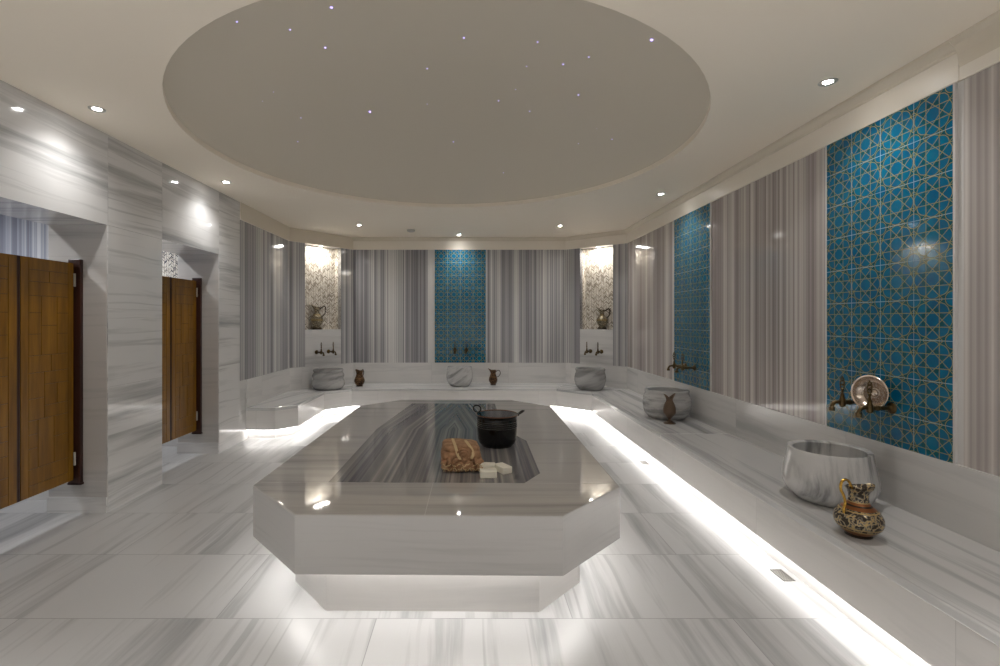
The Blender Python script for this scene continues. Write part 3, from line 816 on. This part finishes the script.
# folded brown cloth bundle
bun = thing('folded_bath_cloth', 'folded brown bath cloth tied with a cream cord, beside the soap', 'cloth', (-.048, 2.735, TOP+.0065), .05)
from mathutils import noise as NZ
def soft_block(mb, c, dims, mat, nu=22, e=.55, amp=.006, fr=14, sd=0.0, tilt=0.0):
    vs = []; fs = []; nv = nu//2
    sg = lambda x, p: math.copysign(abs(x)**p, x)
    for i in range(nv+1):
        ph = -PI/2+PI*i/nv
        for k in range(nu):
            th = 2*PI*k/nu
            x = sg(math.cos(ph), e)*sg(math.cos(th), e); y = sg(math.cos(ph), e)*sg(math.sin(th), e); z = sg(math.sin(ph), e)
            p = Vector((x*dims[0]/2, y*dims[1]/2, z*dims[2]/2))
            nn = NZ.noise(Vector((p.x*fr+sd, p.y*fr, p.z*fr*1.6)))
            p += p.normalized()*nn*amp
            p = Matrix.Rotation(tilt, 3, 'Y') @ p
            vs.append(p+Vector(c))
    for i in range(nv):
        for k in range(nu):
            k2 = (k+1) % nu; fs.append((i*nu+k, i*nu+k2, (i+1)*nu+k2, (i+1)*nu+k))
    mb.indexed(vs, fs, mat, True)
mb = MB()
soft_block(mb, (0, .015, .026), (.215, .235, .052), M['cloth'], 48, .38, .006, 16, 1)
soft_block(mb, (-.004, .022, .068), (.205, .215, .050), M['cloth'], 48, .42, .007, 15, 5)
soft_block(mb, (-.006, .024, .100), (.192, .195, .042), M['cloth'], 48, .5, .008, 14, 9, .05)
mb.build('cloth_folds', bun, sharp=180)
# rolled end and ruffled folds at the front
mb = MB()
sp = []
for k in range(64):
    a = k*.33; r = .004+.00066*k; sp.append((.010+r*math.cos(a), -.110+.00025*k, .080+r*math.sin(a)))
mb.tube(sp, [.0055-.00002*k for k in range(64)], M['cloth'], 8)
for j, (z, amp, y) in enumerate(((.014, .009, -.104), (.030, .013, -.108), (.047, .012, -.104))):
    pth = [(-.100+.204*t/60, y+.007*math.sin(t*.8+j), z+amp*math.sin(t*.47+j*1.9)+.004*math.sin(t*1.3+j)) for t in range(61)]
    mb.tube(pth, [.0085+.003*math.sin(t*.6+j) for t in range(61)], M['cloth'], 8)
mb.build('rolled_edge', bun, sharp=180)
mb = MB()
c1 = smooth_path([(-.050, .115, .104), (-.048, .06, .127), (-.046, 0, .131), (-.040, -.05, .126), (-.032, -.088, .104), (-.024, -.104, .080), (-.012, -.112, .060)], 6)
c2 = smooth_path([(.018, .11, .100), (.020, .05, .119), (.024, 0, .124), (.034, -.05, .120), (.048, -.086, .104), (.052, -.102, .082), (.044, -.110, .064)], 6)
for c in (c1, c2):
    mb.tube(c, .0045, M['cord'], 8); mb.tube([p+Vector((.007, .001, -.001)) for p in c], .0040, M['cord'], 8)
mb.build('cord', bun, sharp=180)
mb = MB()
for j, (xa_, xb_, z) in enumerate(((-.098, .10, .012), (-.098, .10, .032))):
    pth = [(xa_+(xb_-xa_)*t/60, -.120+.003*math.sin(t*.9+j), z+.006*math.sin(t*.47+j*1.9)+.003*math.sin(t*1.1)) for t in range(61)]
    mb.tube(pth, .0022, M['cord'], 6)
for k in range(26):
    x = -.09+.18*k/25; a = random.uniform(-.5, .5)
    mb.tube([(x, -.110, .012), (x+.006*a, -.118, .007), (x+.014*a, -.126-.006*random.random(), .003)], [.0022, .002, .0012], M['cord' if k % 3 == 0 else 'cloth'], 5)
mb.build('fringe', bun, sharp=180)
bun.scale = (1.07, 1.0, 1.04)

def soap(loc, rz, dims, label, tilt=0):
    mb = MB(); mb.box(-dims[0]/2, dims[0]/2, -dims[1]/2, dims[1]/2, 0, dims[2], M['soap'])
    o = mb.build('soap_bar', bevel=.005); o.location = loc; o.rotation_euler = (tilt, 0, rz); o.modifiers[0].segments = 3
    return tag(o, label, 'soap', 'soap bars')
soap((.096, 2.545, TOP), .02, (.088, .055, .038), 'cream soap bar nearest the platform front edge')
soap((.094, 2.648, TOP), -.12, (.084, .060, .040), 'cream soap bar touching the folded brown cloth')
soap((.178, 2.635, TOP), -1.05, (.098, .060, .036), 'cream soap bar set askew at the right of the group')

# ------------------------------------------------------------------ swing doors
def make_leaf():
    root = thing('swing_door', '', 'door', group='low wooden swing doors')
    w, h, th = .393, 1.49, .034
    mb = MB(); mb.box(-th/2, th/2, 0, w, 0, h, M['groove'])
    rects = []
    fr = .055
    rects += [(0, fr, 0, h), (w-fr*.8, w, 0, h), (fr, w-fr*.8, 0, .07), (fr, w-fr*.8, h-.075, h)]
    ia, ib, ja, jb = fr, w-fr*.8, .07, h-.075
    A = ib-ia
    cells = [(0, 1, 0, .075), (0, .22, .075, .17), (.22, .62, .075, .30), (.62, 1, .075, .20), (0, .22, .17, .235), (.62, 1, .20, .30), (0, .22, .235, .30),
             (0, .38, .30, .40), (.38, 1, .30, .36), (.38, .7, .36, .46), (.7, 1, .36, .46), (0, .38, .40, .52), (.38, 1, .46, .52), (0, .55, .52, .60), (.55, 1, .52, .60),
             (0, .3, .60, .70), (.3, .7, .60, .74), (.7, 1, .60, .70), (0, .3, .70, .80), (.7, 1, .70, .80), (.3, .7, .74, .88), (0, .3, .80, .88), (.7, 1, .80, .88), (0, 1, .88, .945), (0, .5, .945, 1), (.5, 1, .945, 1)]
    for a, b, c, d in cells: rects.append((ia+A*a, ia+A*b, ja+(jb-ja)*c, ja+(jb-ja)*d))
    gp = .0017
    for y0, y1, z0, z1 in rects:
        for x0_, x1_ in ((th/2, th/2+.004), (-th/2-.004, -th/2)):
            b = MB(); mb.box(x0_, x1_, y0+gp, y1-gp, z0+gp, z1-gp, M['wood'])
    mb.build('door_panel', root)
    mb = MB()
    mb.box(-th/2-.001, th/2+.001, -.010, 0, .0, h, M['wood_d']); mb.build('edge_strip', root)
    for z in (.10, h-.16):
        mb = MB(); mb.lathe([(.007, 0), (.0075, .004), (.0075, .086), (.007, .09)], M['bezel'], 14, M4=Matrix.Translation((th/2+.008, w+.004, z)))
        mb.box(th/2-.001, th/2+.004, w-.004, w+.013, z+.005, z+.085, M['bezel']); mb.build('hinge', root)
    return root
leaf = make_leaf()
XD = -2.745
def put_leaf(y, far, label, first=False):
    """far: hinged on the far side (local +Y away from camera) else on the near side"""
    loc = (XD, y, .24); rz = 0.0 if far else PI
    if first: leaf.location = loc; leaf.rotation_euler = (0, 0, rz); leaf['label'] = label; return leaf
    return dup(leaf, label, loc, rz)
put_leaf(O1[1]-.0285-.015-.393, True, 'wooden swing door leaf hinged on the near grey marble pillar', True)
put_leaf(O1[0]+.0285+.015+.393, False, 'wooden swing door leaf cut off by the left picture edge')
put_leaf(O2[1]-.0285-.015-.393, True, 'far wooden swing door leaf hinged at the second opening')
put_leaf(O2[0]+.0285+.015+.393, False, 'wooden swing door leaf half hidden behind the marble pillar')
posts = [('dark wooden hinge post of the near opening, on the pillar side', O1[1]-.0285, 0), ('dark wooden hinge post of the near opening, on the camera side', O1[0], 0),
         ('dark wooden hinge post of the second opening, on its far side', O2[1]-.0285, 0), ('dark wooden hinge post of the second opening, behind the pillar', O2[0], 0)]
for lb, y, k in posts:
    mb = MB(); mb.box(-.040, .045, 0, .0285, 0, 1.56, M['wood_d']); mb.box(-.046, .051, .0, .0285, 0, .016, M['wood_d'])
    o = mb.build('hinge_post', bevel=.003); o.location = (XD+.01, y, .20); tag(o, lb, 'door post', 'hinge posts')

# ------------------------------------------------------------------ floor drains
def drain(x, y, w, d, label):
    root = thing('floor_drain', label, 'drain', (x, y, 0), 0, 'floor drains')
    mb = MB()
    for a in ((-w/2, w/2, -d/2, -d/2+.006), (-w/2, w/2, d/2-.006, d/2), (-w/2, -w/2+.006, -d/2, d/2), (w/2-.006, w/2, -d/2, d/2)): mb.box(*a, 0, .003, M['drainm'])
    mb.build('frame', root)
    mb = MB(); mb.box(-w/2+.004, w/2-.004, -d/2+.004, d/2-.004, 0, .0006, M['darkhole'])
    k = 9
    for i in range(k):
        y0 = -d/2+.008+(d-.016)*i/k; mb.box(-w/2+.006, w/2-.006, y0, y0+(d-.016)/k*.55, 0, .002, M['drainm'])
    for i in range(5):
        x0_ = -w/2+.008+(w-.016)*i/5; mb.box(x0_, x0_+.004, -d/2+.006, d/2-.006, 0, .0022, M['drainm'])
    mb.build('grate', root)
drain(1.640, 2.545, .06, .115, 'square steel floor drain by the right bench, nearest the camera')
drain(1.635, 4.55, .06, .10, 'small steel floor drain by the far part of the right bench')

# ------------------------------------------------------------------ ceiling lights
def downlight(x, y, label):
    root = thing('recessed_downlight', label, 'ceiling light', (x, y, CH), 0, 'recessed ceiling lights')
    mb = MB(); mb.lathe([(.023, -.0005), (.026, -.003), (.032, -.004), (.040, -.006), (.045, -.003), (.046, 0)], M['bezel'], 36, cap=False); mb.build('bezel', root)
    mb = MB(); mb.lathe([(0, -.003), (.018, -.0032), (.022, -.002), (.023, -.0006), (0, -.0004)], M['lamp'], 28); mb.build('lens', root)
def spot(name, loc, power, size=100, blend=.7, color=(1, .94, .86), rad=.03, rot=(0, 0, 0)):
    L = bpy.data.lights.new(name, 'SPOT'); L.energy = power; L.spot_size = math.radians(size); L.spot_blend = blend; L.color = color; L.shadow_soft_size = rad
    o = bpy.data.objects.new(name, L); COL.objects.link(o); o.location = loc; o.rotation_euler = rot
DL = [(-2.28, 2.965, 'ceiling downlight above the near opening on the left'), (1.94, 2.629, 'large bright ceiling downlight near the right wall, nearest the camera'),
      (-2.28, 4.533, 'ceiling downlight above the second opening on the left'), (1.955, 4.965, 'ceiling downlight near the right wall above the middle blue panel'),
      (-1.507, 6.585, 'ceiling downlight in front of the left corner niche'), (-.167, 7.36, 'ceiling downlight over the far blue panel'), (1.235, 6.655, 'ceiling downlight in front of the right corner niche')]
SP = 6.3
for x, y, lb in DL:
    downlight(x, y, lb); spot('downlight_and_fill_beam', (x, y, CH-.012), SP, 130, 1.0, (1, .98, .96), .035)
for x, y in ((-2.28, 1.1), (1.94, .6)): spot('downlight_and_fill_beam', (x, y, CH-.012), SP, 130, 1.0, (1, .98, .96), .035)
for x, y in ((-1.7, -.9), (-.9, -.3), (-.2, -1.0), (.5, -.3), (1.2, -.9), (-1.7, .3), (1.2, .3)): spot('downlight_and_fill_beam', (x, y, CH-.012), 42, 75, .8, (1, .98, .96), .035)  # added spots without fittings, out of view; their bounce lifts the ambient light
# smoke detector
det = thing('smoke_detector', 'small grey round smoke detector on the ceiling between two downlights', 'detector', ((411-VX)*6.95/F, 6.95, CH))
mb = MB(); mb.lathe([(.055, 0), (.056, -.010), (.050, -.024), (.030, -.030), (0, -.031)], M['detector'], 32); mb.build('housing', det)
mb = MB(); mb.lathe([(.058, 0), (.058, -.006), (.055, -.008)], M['bezel'], 32, cap=False); mb.build('base_ring', det)
# niche lamps
for seg, un, lb in ((sCL, nL, 'small lamp in the top of the left corner niche'), (sCR, nR, 'small lamp in the top of the right corner niche')):
    p = seg.at((un[0]+un[1])/2, -.065, NZ1)
    root = thing('niche_lamp', lb, 'lamp', tuple(p), 0, 'niche lamps')
    mb = MB(); mb.lathe([(.024, 0), (.025, -.004), (.032, -.005), (.034, 0)], M['bezel'], 28, cap=False); mb.build('bezel', root)
    mb = MB(); mb.lathe([(0, -.003), (.022, -.002), (.024, 0)], M['lamp'], 24); mb.build('lens', root)
    AL = bpy.data.lights.new('niche_strip', 'AREA'); AL.shape = 'RECTANGLE'; AL.size = .24; AL.size_y = .06; AL.energy = 1.5; AL.color = (1, .95, .87)
    ao = bpy.data.objects.new('niche_strip', AL); COL.objects.link(ao); q2 = seg.at((un[0]+un[1])/2, -.045, NZ1-.004); ao.location = q2; ao.rotation_euler = (0, 0, math.atan2(seg.t.y, seg.t.x))
# cubicle lights
for y in (2.7, 4.5): spot('cubicle_beam', (-3.55, y, CH-.02), 20, 140, .8, (.97, .98, 1.0), .05)

# fibre-optic stars on the dome
ST = [(330,11),(175,35),(262,48),(320,78),(200,100),(460,57),(457,97),(393,183),(410,178),(280,193),(322,193),(217,165),(275,232),(395,220),(487,112),(547,62),(668,68),(650,108),(632,146),(604,165),(655,182),(690,207),(735,155),(752,93),(710,105),(795,128),(855,65),(765,210),(735,235),(790,228),(655,255),(530,232),(560,290),(612,283),(487,170),(235,150),(105,150),(460,285)]
BIG = {7: 1.7, 26: 1.5, 0: 1.5, 31: 1.5, 21: 1.3, 22: 1.3}
sme = {}
for i, (X, Y) in enumerate(ST):
    px, py = 130+X/1.639, Y/1.639; d = Vector(((px-VX)/F, 1, (VY-py)/F)); t = 1.0
    for _ in range(400):
        p = d*t
        if p.z+H >= dome_z(p.x, p.y) and p.z+H > CH: break
        t += .02
    p = d*(t-.004); r = .0055*BIG.get(i, 1.0)
    k = round(r, 5)
    if k not in sme:
        mb = MB(); mb.lathe([(0, -r), (r*.7, -r*.7), (r, 0), (r*.7, r*.7), (0, r)], M['star'], 10); o = mb.build('star_light'); sme[k] = o.data
    else:
        o = bpy.data.objects.new('star_light', sme[k]); COL.objects.link(o)
    o.location = (p.x, p.y, p.z+H)
    tag(o, 'tiny violet point of light set in the oval ceiling dome', 'star light', 'star lights in the dome')

# ------------------------------------------------------------------ world and view
w = bpy.data.worlds.new('world'); S.world = w; w.use_nodes = True
w.node_tree.nodes['Background'].inputs[0].default_value = (.8, .8, .8, 1); w.node_tree.nodes['Background'].inputs[1].default_value = .0
S.view_settings.view_transform = 'Standard'; S.view_settings.look = 'None'; S.view_settings.gamma = 1; S.view_settings.use_curve_mapping = False
S.view_settings.exposure = 2.15
S.cycles.max_bounces = 12; S.cycles.diffuse_bounces = 10; S.cycles.glossy_bounces = 5; S.cycles.sample_clamp_indirect = 8
S.cycles.caustics_reflective = False; S.cycles.caustics_refractive = False
